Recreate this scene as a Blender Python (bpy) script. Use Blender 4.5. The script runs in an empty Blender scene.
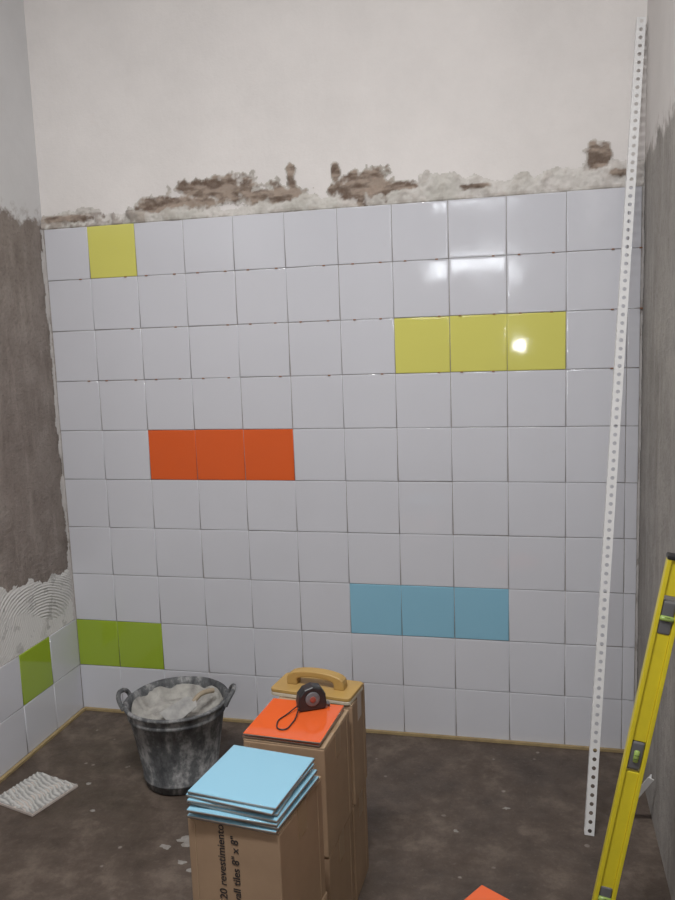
import bpy, bmesh, math, random
from mathutils import Vector, Matrix, Euler, noise
random.seed(11)
D=bpy.data; COL=bpy.context.collection
W=2.25; H=3.4; YB=-6.0; T=0.2

# ---------------------------------------------------------------- materials
def newmat(name):
    m=D.materials.new(name); m.use_nodes=True
    nt=m.node_tree; b=nt.nodes['Principled BSDF']; return m,nt,b
def N(nt,t,**k):
    n=nt.nodes.new(t)
    for a,v in k.items(): setattr(n,a,v)
    return n
def noi(nt,co,scale,detail=6,rough=.6):
    n=N(nt,'ShaderNodeTexNoise'); n.inputs['Scale'].default_value=scale; n.inputs['Detail'].default_value=detail; n.inputs['Roughness'].default_value=rough
    nt.links.new(co,n.inputs['Vector']); return n.outputs['Fac']
def mth(nt,op,a,b=None,c=None):
    n=N(nt,'ShaderNodeMath',operation=op)
    for i,v in enumerate((a,b,c)):
        if v is None: continue
        if isinstance(v,(int,float)): n.inputs[i].default_value=v
        else: nt.links.new(v,n.inputs[i])
    return n.outputs[0]
def mr(nt,v,a,b,c=0,d=1):
    n=N(nt,'ShaderNodeMapRange'); nt.links.new(v,n.inputs[0])
    for i,x in zip((1,2,3,4),(a,b,c,d)): n.inputs[i].default_value=x
    return n.outputs[0]
def ramp(nt,f,stops):
    r=N(nt,'ShaderNodeValToRGB'); e=r.color_ramp.elements
    while len(e)<len(stops): e.new(.5)
    for el,(p,c) in zip(e,stops): el.position=p; el.color=(*c,1)
    nt.links.new(f,r.inputs[0]); return r.outputs[0]
def mix(nt,f,a,b):
    n=N(nt,'ShaderNodeMix',data_type='RGBA')
    if isinstance(f,(int,float)): n.inputs[0].default_value=f
    else: nt.links.new(f,n.inputs[0])
    for i,v in ((6,a),(7,b)):
        if isinstance(v,tuple): n.inputs[i].default_value=(*v,1)
        else: nt.links.new(v,n.inputs[i])
    return n.outputs[2]
def bump(nt,b,h,s=.3,d=.01):
    n=N(nt,'ShaderNodeBump'); n.inputs['Strength'].default_value=s; n.inputs['Distance'].default_value=d
    nt.links.new(h,n.inputs['Height']); nt.links.new(n.outputs[0],b.inputs['Normal'])
def mat(name,c,rough=.5,c2=None,scale=20,bs=0,bd=.003,metal=0,detail=6):
    m,nt,b=newmat(name); b.inputs['Roughness'].default_value=rough; b.inputs['Metallic'].default_value=metal
    co=N(nt,'ShaderNodeTexCoord').outputs['Object']
    f=noi(nt,co,scale,detail)
    if c2 is None: c2=tuple(x*.93 for x in c)
    nt.links.new(ramp(nt,f,[(.3,c2),(.7,c)]),b.inputs['Base Color'])
    if bs: bump(nt,b,f,bs,bd)
    return m
def tilemat(name,c):
    m,nt,b=newmat(name); b.inputs['Roughness'].default_value=.07
    co=N(nt,'ShaderNodeTexCoord').outputs['Object']
    f=noi(nt,co,1.6,3); f2=noi(nt,co,9,2)
    dust=noi(nt,co,3.0,8,.7)
    base=mix(nt,mr(nt,f,.3,.7),tuple(x*.95 for x in c),c)
    base=mix(nt,mr(nt,dust,.6,.78,0,.2),base,(.54,.52,.52))
    nt.links.new(base,b.inputs['Base Color'])
    nt.links.new(mr(nt,dust,.45,.75,.045,.16),b.inputs['Roughness'])
    bump(nt,b,f2,.24,.0012); return m
M_tw=tilemat('glazed_white',(.68,.69,.745)); M_ty=tilemat('glazed_yellow',(.74,.71,.16)); M_to=tilemat('glazed_orange',(.82,.125,.028))
M_tb=tilemat('glazed_blue',(.27,.55,.72)); M_tg=tilemat('glazed_green',(.34,.48,.04))
M_bisc=mat('tile_biscuit',(.62,.55,.50),.8)
M_joint=mat('joint_cement',(.42,.39,.37),.9,(.28,.25,.23),60)
M_space=mat('spacer_plastic',(.30,.13,.06),.5)

def wall_material(name,zsplit,white,conc_a,conc_b,amp=.05,wb=.10):
    m,nt,b=newmat(name); b.inputs['Roughness'].default_value=.9
    pos=N(nt,'ShaderNodeNewGeometry').outputs['Position']
    sep=N(nt,'ShaderNodeSeparateXYZ'); nt.links.new(pos,sep.inputs[0])
    big=noi(nt,pos,2.2,8,.65); mid=noi(nt,pos,9,8,.7); fine=noi(nt,pos,70,8,.7)
    mp=N(nt,'ShaderNodeMapping'); mp.inputs['Scale'].default_value=(14,14,2.5); nt.links.new(pos,mp.inputs[0])
    st=noi(nt,mp.outputs[0],1,6,.65)
    c=ramp(nt,mth(nt,'ADD',mth(nt,'MULTIPLY',big,.5),mth(nt,'MULTIPLY',mid,.5)),[(.38,conc_a),(.5,tuple((p+q)/2 for p,q in zip(conc_a,conc_b))),(.60,conc_b)])
    c=mix(nt,mr(nt,st,.5,.72,0,.5),c,tuple(x*1.45 for x in conc_b))
    c=mix(nt,mr(nt,fine,.52,.7,0,.5),c,tuple(x*.55 for x in conc_a))
    w=mix(nt,mr(nt,big,.35,.7),white,tuple(x*.88 for x in white))
    w=mix(nt,mr(nt,mid,.6,.8,0,.35),w,tuple(x*y for x,y in zip(white,(.84,.78,.74))))
    z=sep.outputs[2]
    zz=mth(nt,'ADD',z,mth(nt,'MULTIPLY',mth(nt,'SUBTRACT',mid,.5),amp*4))
    f=mr(nt,zz,zsplit-.012,zsplit+.012)
    fr=mth(nt,'MULTIPLY',mr(nt,zz,zsplit,zsplit+.06,1,0),mr(nt,noi(nt,pos,25,5),.48,.6,0,.7))
    w=mix(nt,fr,w,(.17,.12,.09))
    c=mix(nt,f,c,w)
    nt.links.new(c,b.inputs['Base Color'])
    h=mth(nt,'ADD',mth(nt,'MULTIPLY',mid,1.0),mth(nt,'MULTIPLY',fine,.5))
    n=N(nt,'ShaderNodeBump'); n.inputs['Distance'].default_value=.02
    nt.links.new(mr(nt,f,0,1,.7,wb),n.inputs['Strength']); nt.links.new(h,n.inputs['Height']); nt.links.new(n.outputs[0],b.inputs['Normal'])
    return m
M_wl=wall_material('left_wall_render',2.03,(.70,.70,.71),(.20,.165,.145),(.33,.285,.255))
M_wr=wall_material('right_wall_render',2.09,(.70,.67,.65),(.28,.26,.24),(.40,.375,.35))
M_wb=wall_material('back_wall_plaster',-5,(.84,.805,.785),(.2,.2,.2),(.3,.3,.3),wb=.16)
M_wf=mat('front_wall_plaster',(.55,.52,.5),.9,(.42,.4,.38),3,.2)
M_ceil=mat('ceiling_plaster',(.7,.69,.68),.9,None,3,.1)
# floor
M_fl,nt,b=newmat('floor_cement'); b.inputs['Roughness'].default_value=.75
pos=N(nt,'ShaderNodeNewGeometry').outputs['Position']
a=noi(nt,pos,2.5,8,.65); s=noi(nt,pos,11,8,.7); fn=noi(nt,pos,60,6,.7)
c=ramp(nt,mth(nt,'ADD',mth(nt,'MULTIPLY',a,.5),mth(nt,'MULTIPLY',s,.5)),[(.38,(.052,.036,.027)),(.52,(.093,.068,.053)),(.63,(.165,.128,.102))])
c=mix(nt,mr(nt,fn,.55,.75,0,.45),c,(.19,.158,.13))
v=N(nt,'ShaderNodeTexVoronoi'); v.inputs['Scale'].default_value=11; nt.links.new(pos,v.inputs['Vector'])
spk=mth(nt,'ADD',v.outputs['Distance'],mth(nt,'MULTIPLY',mth(nt,'SUBTRACT',noi(nt,pos,30,4),.5),.22))
c=mix(nt,mth(nt,'MULTIPLY',mr(nt,spk,.05,.09,1,0),mr(nt,noi(nt,pos,3,2),.40,.55,0,.6)),c,(.36,.32,.29))
nt.links.new(c,b.inputs['Base Color']); bump(nt,b,s,.5,.012)
nt.links.new(mr(nt,a,.4,.6,.5,.85),b.inputs['Roughness'])

# ---------------------------------------------------------------- mesh helpers
def mk(name,vs,fs,mats,fm=None,smooth=False,parent=None):
    me=D.meshes.new(name); me.from_pydata([tuple(v) for v in vs],[],fs)
    for m in (mats if isinstance(mats,(list,tuple)) else [mats]): me.materials.append(m)
    if fm: me.polygons.foreach_set('material_index',fm)
    if smooth: me.polygons.foreach_set('use_smooth',[True]*len(me.polygons))
    me.update(); o=D.objects.new(name,me); COL.objects.link(o)
    if parent: o.parent=parent
    return o
def empty(name,loc=(0,0,0),rot=(0,0,0)):
    e=D.objects.new(name,None); e.location=loc; e.rotation_euler=rot; e.empty_display_size=.1; COL.objects.link(e); return e
def boxg(c,s,off=0):
    x,y,z=[q/2 for q in s]
    v=[Vector((c[0]+i*x,c[1]+j*y,c[2]+k*z)) for k in (-1,1) for j in (-1,1) for i in (-1,1)]
    f=[(0,2,3,1),(4,5,7,6),(0,1,5,4),(2,6,7,3),(0,4,6,2),(1,3,7,5)]
    return v,[tuple(q+off for q in g) for g in f]
def boxes(name,lst,mats,parent=None,bevel=0,seg=2,mi=None):
    V=[];F=[];M=[]
    for n,(c,s) in enumerate(lst):
        v,f=boxg(c,s,len(V)); V+=v;F+=f; M+=[mi[n] if mi else 0]*6
    o=mk(name,V,F,mats,M,parent=parent)
    if bevel:
        m=o.modifiers.new('b','BEVEL'); m.width=bevel; m.segments=seg; m.limit_method='ANGLE'
        me=o.data; me.polygons.foreach_set('use_smooth',[True]*len(me.polygons))
        wn=o.modifiers.new('w','WEIGHTED_NORMAL')
    return o
def lathe(name,prof,mats,seg=48,parent=None,wob=0,smooth=True):
    V=[];F=[]
    for i,(r,z) in enumerate(prof):
        for k in range(seg):
            a=2*math.pi*k/seg; rr=r*(1+wob*noise.noise(Vector((math.cos(a)*1.3,math.sin(a)*1.3,z*3))))
            V.append((rr*math.cos(a),rr*math.sin(a),z))
    for i in range(len(prof)-1):
        for k in range(seg):
            F.append((i*seg+k,i*seg+(k+1)%seg,(i+1)*seg+(k+1)%seg,(i+1)*seg+k))
    F.append(tuple(range(seg))[::-1]); n=(len(prof)-1)*seg; F.append(tuple(range(n,n+seg)))
    return mk(name,V,F,mats,smooth=smooth,parent=parent)
def tube(name,pts,r,m,parent=None,cyc=False):
    c=D.curves.new(name,'CURVE'); c.dimensions='3D'; c.bevel_depth=r; c.bevel_resolution=3; c.resolution_u=8; c.use_fill_caps=True
    s=c.splines.new('BEZIER'); s.bezier_points.add(len(pts)-1)
    for p,q in zip(s.bezier_points,pts): p.co=q; p.handle_left_type=p.handle_right_type='AUTO'
    s.use_cyclic_u=cyc; c.materials.append(m)
    o=D.objects.new(name,c); COL.objects.link(o)
    if parent: o.parent=parent
    return o

# ---------------------------------------------------------------- room shell
t=.15
wall_back=boxes('wall_back',[((W/2,t/2,H/2),(W+2*t,t,H))],M_wb)
wall_left=boxes('wall_left',[((-t/2,YB/2,H/2),(t,-YB,H))],M_wl)
wall_right=boxes('wall_right',[((W+t/2,YB/2,H/2),(t,-YB,H))],M_wr)
boxes('floor',[((W/2,YB/2,-.05),(W+2*t,-YB+2*t,.1))],M_fl)
boxes('ceiling',[((W/2,YB/2,H+.05),(W+2*t,-YB+2*t,.1))],M_ceil)
wx0,wx1,wz0,wz1=.85,1.75,2.02,3.00
boxes('wall_front',[((wx0/2,YB-t/2,H/2),(wx0,t,H)),(((wx1+W)/2,YB-t/2,H/2),(W-wx1,t,H)),
  (((wx0+wx1)/2,YB-t/2,wz0/2),(wx1-wx0,t,wz0)),(((wx0+wx1)/2,YB-t/2,(wz1+H)/2),(wx1-wx0,t,H-wz1))],M_wf)
M_frame=mat('window_frame_paint',(.25,.24,.23),.5)
fr=[]; cx=(wx0+wx1)/2; cz=(wz0+wz1)/2
for x in (wx0+.02,wx1-.02): fr.append(((x,YB-.05,cz),(.04,.05,wz1-wz0)))
for z in (wz0+.02,wz1-.02): fr.append(((cx,YB-.05,z),(wx1-wx0-.08,.05,.04)))
fr.append(((cx,YB-.05,2.56),(wx1-wx0-.08,.05,.50)))
for i in range(1,9): fr.append(((wx0+.1*i,YB-.05,cz),(.040,.03,wz1-wz0-.08)))
win=boxes('window_1',fr,M_frame)
def area(name,loc,rot,sx,sy,p,col=(1,1,1),spread=math.pi):
    l=D.lights.new(name,'AREA'); l.shape='RECTANGLE'; l.size=sx; l.size_y=sy; l.energy=p; l.color=col; l.spread=spread
    o=D.objects.new(name,l); o.location=loc; o.rotation_euler=rot; COL.objects.link(o); return o
area('window_daylight',(cx,YB-.10,2.18),(math.radians(90),0,0),.85,.18,14,(.9,.95,1))
area('window_daylight_upper',(cx,YB-.10,2.89),(math.radians(90),0,0),.85,.12,6,(.9,.95,1))
lamp=empty('added_room_light',(1.35,-2.3,H))  # unseen overhead light added to brighten the room, kept clear of tile reflections
M_lamp=mat('added_light_housing',(.8,.8,.8),.4)
boxes('housing',[((0,0,-.03),(1.2,.30,.06))],M_lamp,parent=lamp,bevel=.008)
a=area('added_room_light_area',(0,0,-.068),(0,0,0),1.14,.24,66,(1,.99,.98)); a.parent=lamp
l=D.lights.new('phone_flash_light','POINT'); l.energy=4.5; l.shadow_soft_size=.03; o=D.objects.new('phone_flash_light',l); o.location=(1.80,-2.98,1.43); COL.objects.link(o)

# ---------------------------------------------------------------- tiles
def tile_geo(w,h,d=.0085):
    rings=[(0,0),(0,-d+.0022),(.0006,-d+.0008),(.0022,-d),(.007,-d-.0004)]
    V=[];F=[]
    for ins,y in rings:
        x=w/2-ins; z=h/2-ins
        V+=[Vector((-x,y,-z)),Vector((x,y,-z)),Vector((x,y,z)),Vector((-x,y,z))]
    for i in range(len(rings)-1):
        for k in range(4): F.append((4*i+k,4*i+(k+1)%4,4*i+4+(k+1)%4,4*i+4+k))
    n=4*(len(rings)-1); F.append((n,n+1,n+2,n+3)); F.append((3,2,1,0))
    return V,F
def tile_field(name,cells,mats,xf):
    V=[];F=[];M=[]
    for (u0,u1,z0,z1,mi) in cells:
        g=.0009; w=u1-u0-2*g; h=z1-z0-2*g; k=.15 if mi==1 else 1
        v,f=tile_geo(w,h); R=Matrix.Rotation(k*random.gauss(0,.003),3,'X')@Matrix.Rotation(k*random.gauss(0,.003),3,'Z')@Matrix.Rotation(random.gauss(0,.002),3,'Y')
        o=Vector(((u0+u1)/2+random.gauss(0,.0003),-.004+random.gauss(0,.0003),(z0+z1)/2+random.gauss(0,.0003)))
        n=len(V); V+=[xf(R@p+o) for p in v]; F+=[tuple(q+n for q in a) for a in f]; M+=[mi]*len(f)
    o=mk(name,V,F,mats,M,smooth=True)
    wn=o.modifiers.new('w','WEIGHTED_NORMAL'); wn.mode='FACE_AREA'; wn.weight=80
    return o
mats=[M_tw,M_ty,M_to,M_tb,M_tg]
colr={(1,0):1,(7,2):1,(8,2):1,(9,2):1,(2,4):2,(3,4):2,(4,4):2,(6,7):3,(7,7):3,(8,7):3,(0,8):4,(1,8):4}
cells=[]
for r in range(10):
    for u in range(12):
        u0=u*T; u1=min((u+1)*T,W-.008)
        if u==0: u0=.012
        z1=2-r*T; z0=z1-T
        if r==9: z0=.006
        cells.append((u0,u1,z0,z1,colr.get((u,r),0)))
tiles_b=tile_field('ceramic_wall_tiles',cells,mats,lambda p:p)
boxes('joint_bed',[((W/2,-.0040,1.0),(W-.006,.0085,1.996))],M_joint,parent=wall_back)
cells=[]
for r in (8,9):
    for k,(a0,a1) in enumerate(((.012,.21),(.21,.41),(.41,.61),(.61,.81))):
        z1=2-r*T; z0=z1-T
        if r==9: z0=.006
        cells.append((-a1,-a0,z0,z1,4 if (r==8 and k==1) else 0))
tiles_l=tile_field('ceramic_wall_tiles.001',cells,mats,lambda p:Vector((-p.y,p.x,p.z)))
boxes('left_joint_bed',[((.0040,-.41,.2),(.0080,.81,.398))],M_joint,parent=wall_left)
sp=[]
for r in range(1,4):
    for u in range(1,12):
        if random.random()<.85:
            for dx in (-.045,.045)[:1+(random.random()<.5)]:
                sp.append(((u*T+dx+random.uniform(-.01,.01),-.0135,2-r*T),(.009,.006,.004)))
boxes('tile_spacers',sp,M_space,parent=tiles_b)
M_bat=mat('batten_wood',(.42,.31,.15),.7,(.30,.22,.11),30)
boxes('trim_1',[((W/2,-.019,.006),(W-.04,.012,.010))],M_bat)
boxes('trim_2',[((.022,-.55,.006),(.014,1.05,.010))],M_bat)

# ---------------------------------------------------------------- rough mortar ledge over tiles
M_col,nt,b=newmat('rough_mortar'); b.inputs['Roughness'].default_value=.95
at=N(nt,'ShaderNodeVertexColor',layer_name='tone'); pos=N(nt,'ShaderNodeNewGeometry').outputs['Position']
f=noi(nt,pos,60,6,.7)
nt.links.new(mix(nt,mr(nt,f,.4,.7,0,.25),at.outputs[0],(.40,.36,.32)),b.inputs['Base Color']); bump(nt,b,f,.5,.004)
def fbm(p,o=5): return noise.fractal(p,.8,2.1,o)
def grid_patch(name,nx,nz,fn,parent,matl=M_col):
    V=[];C=[];K=[]
    for j in range(nz+1):
        for i in range(nx+1):
            p,c,k=fn(i/nx,j/nz); V.append(p);C.append(c);K.append(k)
    F=[]
    for j in range(nz):
        for i in range(nx):
            q=(j*(nx+1)+i,j*(nx+1)+i+1,(j+1)*(nx+1)+i+1,(j+1)*(nx+1)+i)
            if sum(K[a] for a in q)>=2: F.append(q)
    o=mk(name,V,F,matl,smooth=True,parent=parent)
    ca=o.data.color_attributes.new('tone','FLOAT_COLOR','POINT')
    for i,c in enumerate(C): ca.data[i].color=(*c,1)
    return o
patches=[(.60,2.065,.17,.028),(.76,2.105,.20,.046),(.95,2.065,.16,.030),(.50,2.05,.10,.020),(1.30,2.065,.12,.056),(1.34,2.10,.06,.045),(1.20,2.13,.018,.035),(1.43,2.06,.07,.018),(1.03,2.12,.018,.05),(.10,2.035,.14,.016),(2.10,2.105,.045,.045),(2.16,2.05,.03,.02),(1.70,2.04,.05,.012)]
def ledge(u,v):
    x=.003+u*(W-.006); z=1.985+v*.24
    n1=fbm(Vector((x*6,z*6,3.1))); n2=fbm(Vector((x*22,z*22,8.2))); n3=fbm(Vector((x*14,z*45,1.7)))
    top=2.05+.035*noise.noise(Vector((x*3,0,5)))+.02*n2+(.03 if x>1.5 else 0)+.02*n1
    m=0
    for (px,pz,rx,rz) in patches:
        d=math.hypot((x-px)/rx,(z-pz)/rz)+.6*n2+.25*n1
        m=max(m,min(1,max(0,(1.05-d)*3)))
    inside=z<top or m>.12
    e=max(0,min(1,(top-z)/.03))
    th=.002+e*(.011+.007*n1+.006*n2)+.004*m*(1+n2)
    if z<2.0: th=.004
    th=max(th,.0015)
    light=(.72,.69,.66); green=(.58,.565,.52)
    k2=max(0,min(1,.45+1.6*n3)); br=tuple(a*(1-k2)+b_*k2 for a,b_ in zip((.14,.095,.07),(.36,.285,.23)))
    k=max(0,min(1,.5+n1)); c=[a*(1-k)+b_*k for a,b_ in zip(light,green)]
    dk=max(0,min(1,(n2-.15)*3))*.4
    if x<.45 and z<2.05: m=max(m,.6*max(0,min(1,(n2+.2)*3)))
    q=max(m,dk*.6)
    if z<2.012: q=max(q,.35*max(0,min(1,.5+2*n2)))
    c=[a*(1-q)+b_*q for a,b_ in zip(c,br)]
    return (x,-th,z),c,inside
grid_patch('rough_plaster_edge',560,60,ledge,wall_back)
def comb(u,v):
    y=-.004-u*.95; z=.385+v*.33
    n1=fbm(Vector((y*7,z*7,1.1))); n2=fbm(Vector((y*25,z*25,4.4)))
    top=.615+.10*u+.03*n1+.012*n2
    ph=math.hypot(y+.35+.1*math.sin(z*9),(z-.25)) if z>.5+.05*math.sin(y*12) else math.hypot(y+.75,z-.75)
    rdg=.5+.5*math.sin(ph*2*math.pi/.012+n1*3)
    edge=max(0,min(1,(top-z)/.02))
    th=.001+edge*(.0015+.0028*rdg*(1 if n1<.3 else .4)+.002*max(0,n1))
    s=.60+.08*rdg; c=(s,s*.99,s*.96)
    if n2>.5: c=tuple(a*.75 for a in c)
    return (th,y,z),c,z<top
M_adh,nt,b=newmat('tile_adhesive'); b.inputs['Roughness'].default_value=.85
at=N(nt,'ShaderNodeVertexColor',layer_name='tone'); nt.links.new(at.outputs[0],b.inputs['Base Color'])
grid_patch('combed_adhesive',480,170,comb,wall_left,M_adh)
def cornerbead(side):
    def fn(u,v):
        z=.01+v*1.99; n=fbm(Vector((z*9,side*5+u*1.2,2)));n2=fbm(Vector((z*30,u*4,side)))
        w=.016+.018*n+.010*n2; d=u*.06
        th=.0015+max(0,(1-d/max(w,.002)))*.008
        x=th if side==0 else W-th
        return (x,-.004-d,z),(.54+.05*n,.52+.05*n,.51+.05*n),d<w
    return fn
grid_patch('corner_adhesive',14,500,cornerbead(0),wall_left)
grid_patch('corner_adhesive_right',14,500,cornerbead(1),wall_right)

# ---------------------------------------------------------------- cardboard boxes
M_card=mat('cardboard',(.37,.245,.15),.85,(.30,.195,.12),8,.1,.002)
M_card2=mat('cardboard_flap',(.43,.30,.19),.85,(.36,.25,.155),12)
M_tape=mat('packing_tape',(.36,.24,.14),.3)
M_ink=mat('black_ink',(.025,.02,.02),.7)
BH=.285
def cbox(x,y,z,w,d,yaw,text=False):
    e=empty('cardboard_box',(x,y,z),(0,0,yaw))
    h=BH
    boxes('carton',[((w/2,d/2,h/2-.002),(w,d,h-.004))],M_card,parent=e,bevel=.004)
    boxes('flaps',[((w/2,d/4-.0005,h-.002),(w-.002,d/2-.004,.003)),((w/2,3*d/4+.0005,h-.002),(w-.002,d/2-.004,.003))],M_card2,parent=e)
    boxes('tape_strip',[((w/2,d/2,h-.0003),(w+.0004,.045,.0006)),((-.0003,d/2,h-.035),(.0008,.045,.07)),((w+.0003,d/2,h-.035),(.0008,.045,.07))],M_tape,parent=e)
    boxes('side_seam',[((w+.0006,d-.03,h/2),(.0014,.0015,h-.02)),((.018,-.0006,h/2),(.0015,.0014,h-.02))],M_card2,parent=e)
    if text:
        for i,(s,sz,dx,z0) in enumerate((("20 revestimiento",.0245,.086,.112),('wall tiles 8" x 8"',.0235,.118,.106))):
            c=D.curves.new('label_%d'%i,'FONT'); c.body=s; c.size=sz; c.extrude=.0002; c.offset=.00025; c.materials.append(M_ink)
            o=D.objects.new('label_%d'%i,c); COL.objects.link(o); o.parent=e
            o.matrix_local=Matrix.Translation((dx,-.0009,z0))@Matrix(((0,-1,0,0),(0,0,-1,0),(1,0,0,0),(0,0,0,1)))
    return e
zt=2*BH
Apos=(1.185,-1.515); Bpos=(1.190,-1.188); Cpos=(1.207,-.966)
cbox(Apos[0]+.005,Apos[1],0,.212,.225,-.12,True); cbox(*Apos,BH,.212,.225,-.134,True)
cbox(Bpos[0],Bpos[1],0,.212,.212,-.05); cbox(*Bpos,BH,.212,.212,-.067)
cbox(Cpos[0]-.005,Cpos[1],0,.212,.150,-.03); cbox(*Cpos,BH,.212,.150,-.02)

def loose_tile(V,F,M,c,yaw,mi,thick=.0075,tilt=0):
    v,f=tile_geo(.2,.2,thick)
    R=Matrix.Rotation(yaw,3,'Z')@Matrix.Rotation(tilt,3,'X')@Matrix.Rotation(-math.pi/2,3,'X')
    n=len(V)
    for p in v: V.append(R@p+Vector(c))
    for i,g in enumerate(f):
        F.append(tuple(q+n for q in g)); M.append(1 if (i<4 or i==len(f)-1) else 0)
V=[];F=[];M=[]
offs=[(-.004,-.002,.02),(.006,.004,-.03),(-.004,-.006,.05),(.004,.0,-.02),(-.006,.002,.06),(-.002,-.003,-.04),(0,0,0)]
def ctr(p,yaw,s=.1): return (p[0]+s*math.cos(yaw)-s*math.sin(yaw),p[1]+s*math.sin(yaw)+s*math.cos(yaw))
cb=ctr((1.194,-1.522),-.134)
for i,(dx,dy,dr) in enumerate(offs): loose_tile(V,F,M,(cb[0]+dx,cb[1]+dy,zt+.001+i*.0085),-.134+dr,0)
mk('blue_tile_stack',V,F,[M_tb,M_bisc],M,smooth=True).modifiers.new('w','WEIGHTED_NORMAL')
V=[];F=[];M=[]; co_=ctr((1.192,-1.189),-.067)
loose_tile(V,F,M,(co_[0]-.002,co_[1]+.003,zt+.001),-.08,0); loose_tile(V,F,M,(co_[0],co_[1],zt+.0095),-.067,0)
mk('orange_tile_stack',V,F,[M_to,M_bisc],M,smooth=True).modifiers.new('w','WEIGHTED_NORMAL')
cbox(1.840,-1.536,0,.212,.212,1.02)
V=[];F=[];M=[]
for i in range(2): loose_tile(V,F,M,(1.805,-1.390,BH+.001+i*.0085),1.02-.04*(1-i),0)
mk('orange_tile_stack.001',V,F,[M_to,M_bisc],M,smooth=True).modifiers.new('w','WEIGHTED_NORMAL')

# ---------------------------------------------------------------- plastering float on rear boxes
M_och=mat('float_resin',(.48,.30,.085),.5,(.40,.25,.08),15)
M_pad=mat('float_pad',(.62,.55,.42),.8,(.5,.44,.34),60,.3)
fl=empty('plastering_float',(1.305,-.902,zt+.001),(0,0,-.14))
def rrect(w,d,r,n=6):
    P=[]
    for cx_,cy_,a0 in ((w/2-r,d/2-r,0),(-w/2+r,d/2-r,90),(-w/2+r,-d/2+r,180),(w/2-r,-d/2+r,270)):
        for i in range(n+1):
            a=math.radians(a0+90*i/n); P.append((cx_+r*math.cos(a),cy_+r*math.sin(a)))
    return P
def prism(name,P,z0,z1,m,parent,bev=.002,axis='Z'):
    n=len(P)
    if axis=='Z': V=[(x,y,z0) for x,y in P]+[(x,y,z1) for x,y in P]
    else: V=[(x,-z0,y) for x,y in P]+[(x,-z1,y) for x,y in P]
    F=[tuple(range(n))[::-1],tuple(range(n,2*n))]+[(i,(i+1)%n,n+(i+1)%n,n+i) for i in range(n)]
    o=mk(name,V,F,m,parent=parent)
    if bev:
        b_=o.modifiers.new('b','BEVEL'); b_.width=bev; b_.segments=3; b_.limit_method='ANGLE'; b_.angle_limit=math.radians(50)
    return o
prism('pad',rrect(.235,.115,.012),0,.010,M_pad,fl)
prism('plate',rrect(.235,.115,.012),.010,.020,M_och,fl)
HP=[(-.085,.019)]
for i in range(13):
    a=math.pi-math.pi*i/12; HP.append((.085*math.cos(a),.034+.030*math.sin(a)**.7 if math.sin(a)>1e-6 else .034))
HP+=[(.085,.019),(.055,.019)]
for i in range(11):
    a=math.pi*i/10; HP.append((.055*math.cos(a),.032+.014*(max(0,math.sin(a)))**.7))
HP+=[(-.055,.019)]
prism('bow_handle',HP,-.016,.016,M_och,fl,.004,'Y')
# tape measure
M_blk=mat('black_plastic',(.02,.02,.022),.4); M_gry=mat('grey_rubber',(.14,.14,.15),.5); M_red=mat('red_label',(.30,.07,.05),.4)
tm=empty('tape_measure',(1.325,-1.035,zt+.0185),(0,0,.5))
TP=[(-.036,0),(.034,0),(.038,.01),(.036,.04),(.024,.058),(.002,.064),(-.02,.058),(-.034,.042),(-.038,.02)]
prism('case',TP,-.018,.018,M_blk,tm,.005,'Y')
d_=lathe('side_disc',[(.019,0),(.019,.002),(.017,.003)],M_gry,24,parent=tm); d_.location=(0,-.018,.032); d_.rotation_euler=(math.pi/2,0,0)
d_=lathe('side_badge',[(.008,0),(.008,.0015),(.007,.002)],M_red,20,parent=tm); d_.location=(0,-.0208,.032); d_.rotation_euler=(math.pi/2,0,0)
boxes('blade_hook',[((.042,0,.008),(.012,.018,.002)),((.047,0,.004),(.0015,.018,.009))],M_gry,parent=tm)
boxes('belt_clip',[((0,.021,.03),(.02,.002,.045))],M_gry,parent=tm)
tube('wrist_strap',[(1.295,-1.045,zt+.03),(1.275,-1.08,zt+.021),(1.262,-1.13,zt+.0205),(1.285,-1.165,zt+.0205),(1.30,-1.13,zt+.0205),(1.30,-1.06,zt+.03)],.0018,M_blk)
wst=D.objects['wrist_strap']; wst.parent=tm; wst.matrix_parent_inverse=(Matrix.Translation(tm.location)@Euler((0,0,.5)).to_matrix().to_4x4()).inverted()

# ---------------------------------------------------------------- rubber bucket
M_rub,nt,b=newmat('dirty_rubber'); b.inputs['Roughness'].default_value=.7
co=N(nt,'ShaderNodeTexCoord').outputs['Object']
mp=N(nt,'ShaderNodeMapping'); mp.inputs['Scale'].default_value=(14,14,5); nt.links.new(co,mp.inputs[0])
f1=noi(nt,mp.outputs[0],1,8,.7); f2=noi(nt,co,40,5,.7)
c=ramp(nt,mth(nt,'ADD',mth(nt,'MULTIPLY',f1,.7),mth(nt,'MULTIPLY',f2,.3)),[(.40,(.045,.047,.052)),(.50,(.11,.115,.12)),(.61,(.36,.36,.36))])
nt.links.new(c,b.inputs['Base Color']); bump(nt,b,f2,.25,.003)
M_mort=mat('wet_mortar',(.52,.51,.47),.75,(.27,.26,.245),22,.9,.012)
M_spl=mat('dried_splash',(.34,.32,.30),.9,(.22,.2,.18),40)
bk=empty('rubber_bucket',(.665,-.455,.0))
prof=[(.118,.002),(.126,.008),(.1285,.03),(.133,.032),(.133,.038),(.130,.04),(.165,.255),(.171,.258),(.171,.268),(.168,.27),(.174,.292),(.183,.294),(.184,.300),(.178,.304),(.170,.302),(.164,.265),(.126,.03),(.11,.024)]
lathe('tub',prof,M_rub,64,parent=bk,wob=.03)
V=[];F=[];R_=34;S_=96
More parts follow.
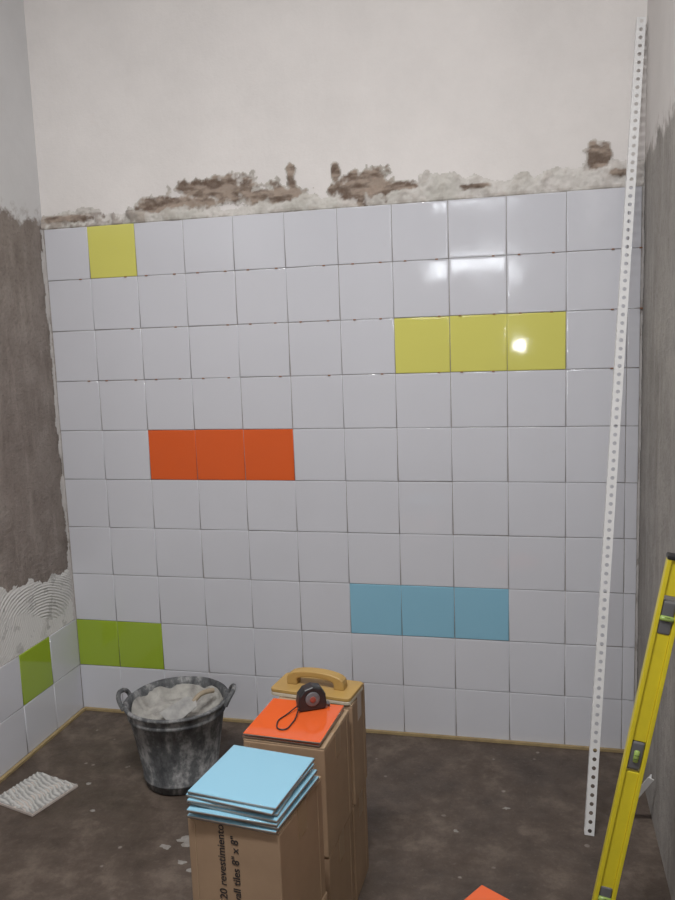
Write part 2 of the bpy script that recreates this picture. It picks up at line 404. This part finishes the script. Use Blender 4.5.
for i in range(R_+1):
    for k in range(S_):
        a=2*math.pi*k/S_; r=.160*i/R_
        x,y=r*math.cos(a),r*math.sin(a)
        h=.228+.020*fbm(Vector((x*14,y*14,1)))+.022*math.exp(-((x+.05)**2+(y-.04)**2)/.003)-.02*math.exp(-((x-.06)**2+(y+.03)**2)/.003)
        h+=.05*(i/R_)**8
        V.append((x,y,min(h,.288)))
for i in range(R_):
    for k in range(S_): F.append((i*S_+k,i*S_+(k+1)%S_,(i+1)*S_+(k+1)%S_,(i+1)*S_+k))
mk('mortar',V,F,M_mort,smooth=True,parent=bk)
for s in (-1,1):
    P=[(s*.176,-.055,.288),(s*.188,-.050,.312),(s*.200,-.02,.326),(s*.200,.02,.326),(s*.188,.050,.312),(s*.176,.055,.288)]
    o=tube('handle_%d'%(1 if s<0 else 2),P,.008,M_rub,parent=bk)
bk.rotation_euler=(0,0,.25)
M_wood=mat('tool_wood',(.42,.34,.24),.6,(.30,.25,.18),25); M_steel=mat('smeared_steel',(.50,.50,.48),.4,(.28,.28,.28),25,metal=.4)
o=prism('trowel_blade',[(-.06,-.038),(.05,-.028),(.068,0),(.05,.028),(-.06,.038)],0,.0025,M_steel,bk,0); o.location=(.015,-.035,.272); o.rotation_euler=(.45,-.30,.7)
o=tube('trowel_handle',[(.0,0,0),(.03,0,.018),(.06,0,.02),(.085,0,.016)],.009,M_wood,parent=bk); o.location=(.055,.0,.283); o.rotation_euler=(0,0,.7)

# ---------------------------------------------------------------- tile with combed adhesive on floor
et=empty('adhesive_smeared_tile',(.20,-.648,.0),(0,0,-.27))
o=boxes('tile_body',[((0,0,.005),(.2,.2,.009))],M_bisc,parent=et,bevel=.001)
def sm(u,v):
    x=(u-.5)*.196; y=(v-.5)*.196; n=fbm(Vector((x*20,y*20,9)))
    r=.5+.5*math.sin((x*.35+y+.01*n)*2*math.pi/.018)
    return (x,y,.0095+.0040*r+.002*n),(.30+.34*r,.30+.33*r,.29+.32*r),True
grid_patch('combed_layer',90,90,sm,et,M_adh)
V=[];F=[]
for (sx,sy,sr) in [(.84,-.80,.022),(.78,-.84,.010),(.93,-.82,.012),(.86,-.9,.010),(.99,-.75,.013),(.92,-.92,.018),(.35,-.55,.008),(.45,-.7,.006),(1.65,-.6,.006),(1.8,-.45,.006),(1.0,-.88,.010),(.97,-1.0,.014)]:
    n=len(V); S=18; V.append((sx,sy,.003+sr*.05))
    for rr,zz in ((.6,.002+sr*.04),(1,.0003)):
        for k in range(S):
            a=2*math.pi*k/S; q=sr*rr*(1+.9*noise.noise(Vector((math.cos(a)*1.5+sx*9,math.sin(a)*1.5,sy*9))))
            V.append((sx+q*math.cos(a)*1.5,sy+q*math.sin(a),zz))
    for k in range(S):
        F.append((n,n+1+k,n+1+(k+1)%S)); F.append((n+1+k,n+1+S+k,n+1+S+(k+1)%S,n+1+(k+1)%S))
mk('mortar_splashes',V,F,M_spl,smooth=True)

# ---------------------------------------------------------------- perforated corner bead
M_pvc=mat('white_pvc',(.82,.82,.82),.45)
def align(o,a,b,front=(0,1,0)):
    z=(Vector(b)-Vector(a)).normalized(); y=(Vector(front)-z*z.dot(Vector(front))).normalized(); x=y.cross(z)
    m=Matrix((x,y,z)).transposed().to_4x4(); m.translation=Vector(a); o.matrix_world=m
def perf(name,a,b,w=.027,cell=.027,hr=.0062):
    L=(Vector(b)-Vector(a)).length; n=int(L/cell); V=[];F=[]
    for fl_ in (0,1):
        def P(u,v): return (u,0,v) if fl_==0 else (0,u,v)
        for i in range(n):
            z0=i*L/n; z1=(i+1)*L/n; cz_=(z0+z1)/2; k=len(V)
            outer=[(w,cz_),(w,z1),(w/2,z1),(0,z1),(0,cz_),(0,z0),(w/2,z0),(w,z0)]
            for p in outer: V.append(P(*p))
            for q in range(16):
                an=2*math.pi*q/16; V.append(P(w/2+hr*math.cos(an),cz_+hr*1.0*math.sin(an)))
            for q in range(8):
                q2=(q+1)%8
                F.append((k+q,k+q2,k+8+(2*q+2)%16,k+8+2*q+1,k+8+2*q))
    o=mk(name,V,F,M_pvc); m=o.modifiers.new('s','SOLIDIFY'); m.thickness=.0012; align(o,a,b); return o
perf('perforated_corner_bead',(2.040,-.555,.003),(2.216,-.034,2.52))
o=boxes('plastic_offcut',[((0,0,.11),(.018,.0025,.22)),((.0,.008,.11),(.002,.016,.22))],M_pvc); align(o,(2.15,-.44,.004),(2.236,-.53,.2))

# ---------------------------------------------------------------- spirit level
M_yel=mat('level_yellow',(.84,.70,.03),.35,(.74,.61,.03),12); M_vial=mat('vial_fluid',(.35,.5,.12),.15)
lv=empty('spirit_level'); L=1.02; w=.052
boxes('beam',[((-w/2+.005,0,L/2),(.010,.024,L-.02)),((w/2-.005,0,L/2),(.010,.024,L-.02)),
 ((0,0,.03),(w-.02,.014,.04)),((0,0,.28),(w-.02,.014,.35)),((0,0,.69),(w-.02,.014,.30)),((0,0,.965),(w-.02,.014,.09))],M_yel,parent=lv,bevel=.0015)
boxes('end_caps',[((0,0,.006),(w+.003,.027,.012)),((0,0,L-.006),(w+.003,.027,.012))],M_blk,parent=lv,bevel=.003)
boxes('vial_frames',[((0,-.001,.09),(w-.020,.018,.070)),((0,-.001,.501),(w-.020,.018,.075)),((0,-.001,.865),(w-.020,.018,.085))],[M_gry],parent=lv,bevel=.006)
for i,(z,rt) in enumerate(((.09,(0,math.pi/2,0)),(.501,(0,0,0)),(.865,(0,math.pi/2,0)))):
    o=lathe('vial_%d'%(i+1),[(.003,-.016),(.0065,-.014),(.0065,.014),(.003,.016)],M_vial,20,parent=lv); o.location=(0,-.010,z); o.rotation_euler=rt
    boxes('vial_lines_%d'%(i+1),[((0,-.0168,z-.005),(.012,.0004,.001)),((0,-.0168,z+.005),(.012,.0004,.001))],M_blk,parent=lv)
align(lv,(2.048,-.955,.007),(2.216,-.995,.995))

# ---------------------------------------------------------------- world, camera
w_=D.worlds.new('world'); bpy.context.scene.world=w_; w_.use_nodes=True
w_.node_tree.nodes['Background'].inputs[0].default_value=(.6,.7,.85,1); w_.node_tree.nodes['Background'].inputs[1].default_value=.6
cam=D.cameras.new('camera'); co=D.objects.new('camera',cam); COL.objects.link(co)
co.location=(1.8876,-2.9664,1.547); co.rotation_euler=(1.4307,.0359,.2326)
cam.sensor_fit='VERTICAL'; cam.sensor_height=36; cam.lens=815.3*36/900; cam.clip_start=.02
sc=bpy.context.scene; sc.camera=co
sc.view_settings.view_transform='Standard'; sc.view_settings.look='None'; sc.view_settings.exposure=.02; sc.view_settings.gamma=1.06
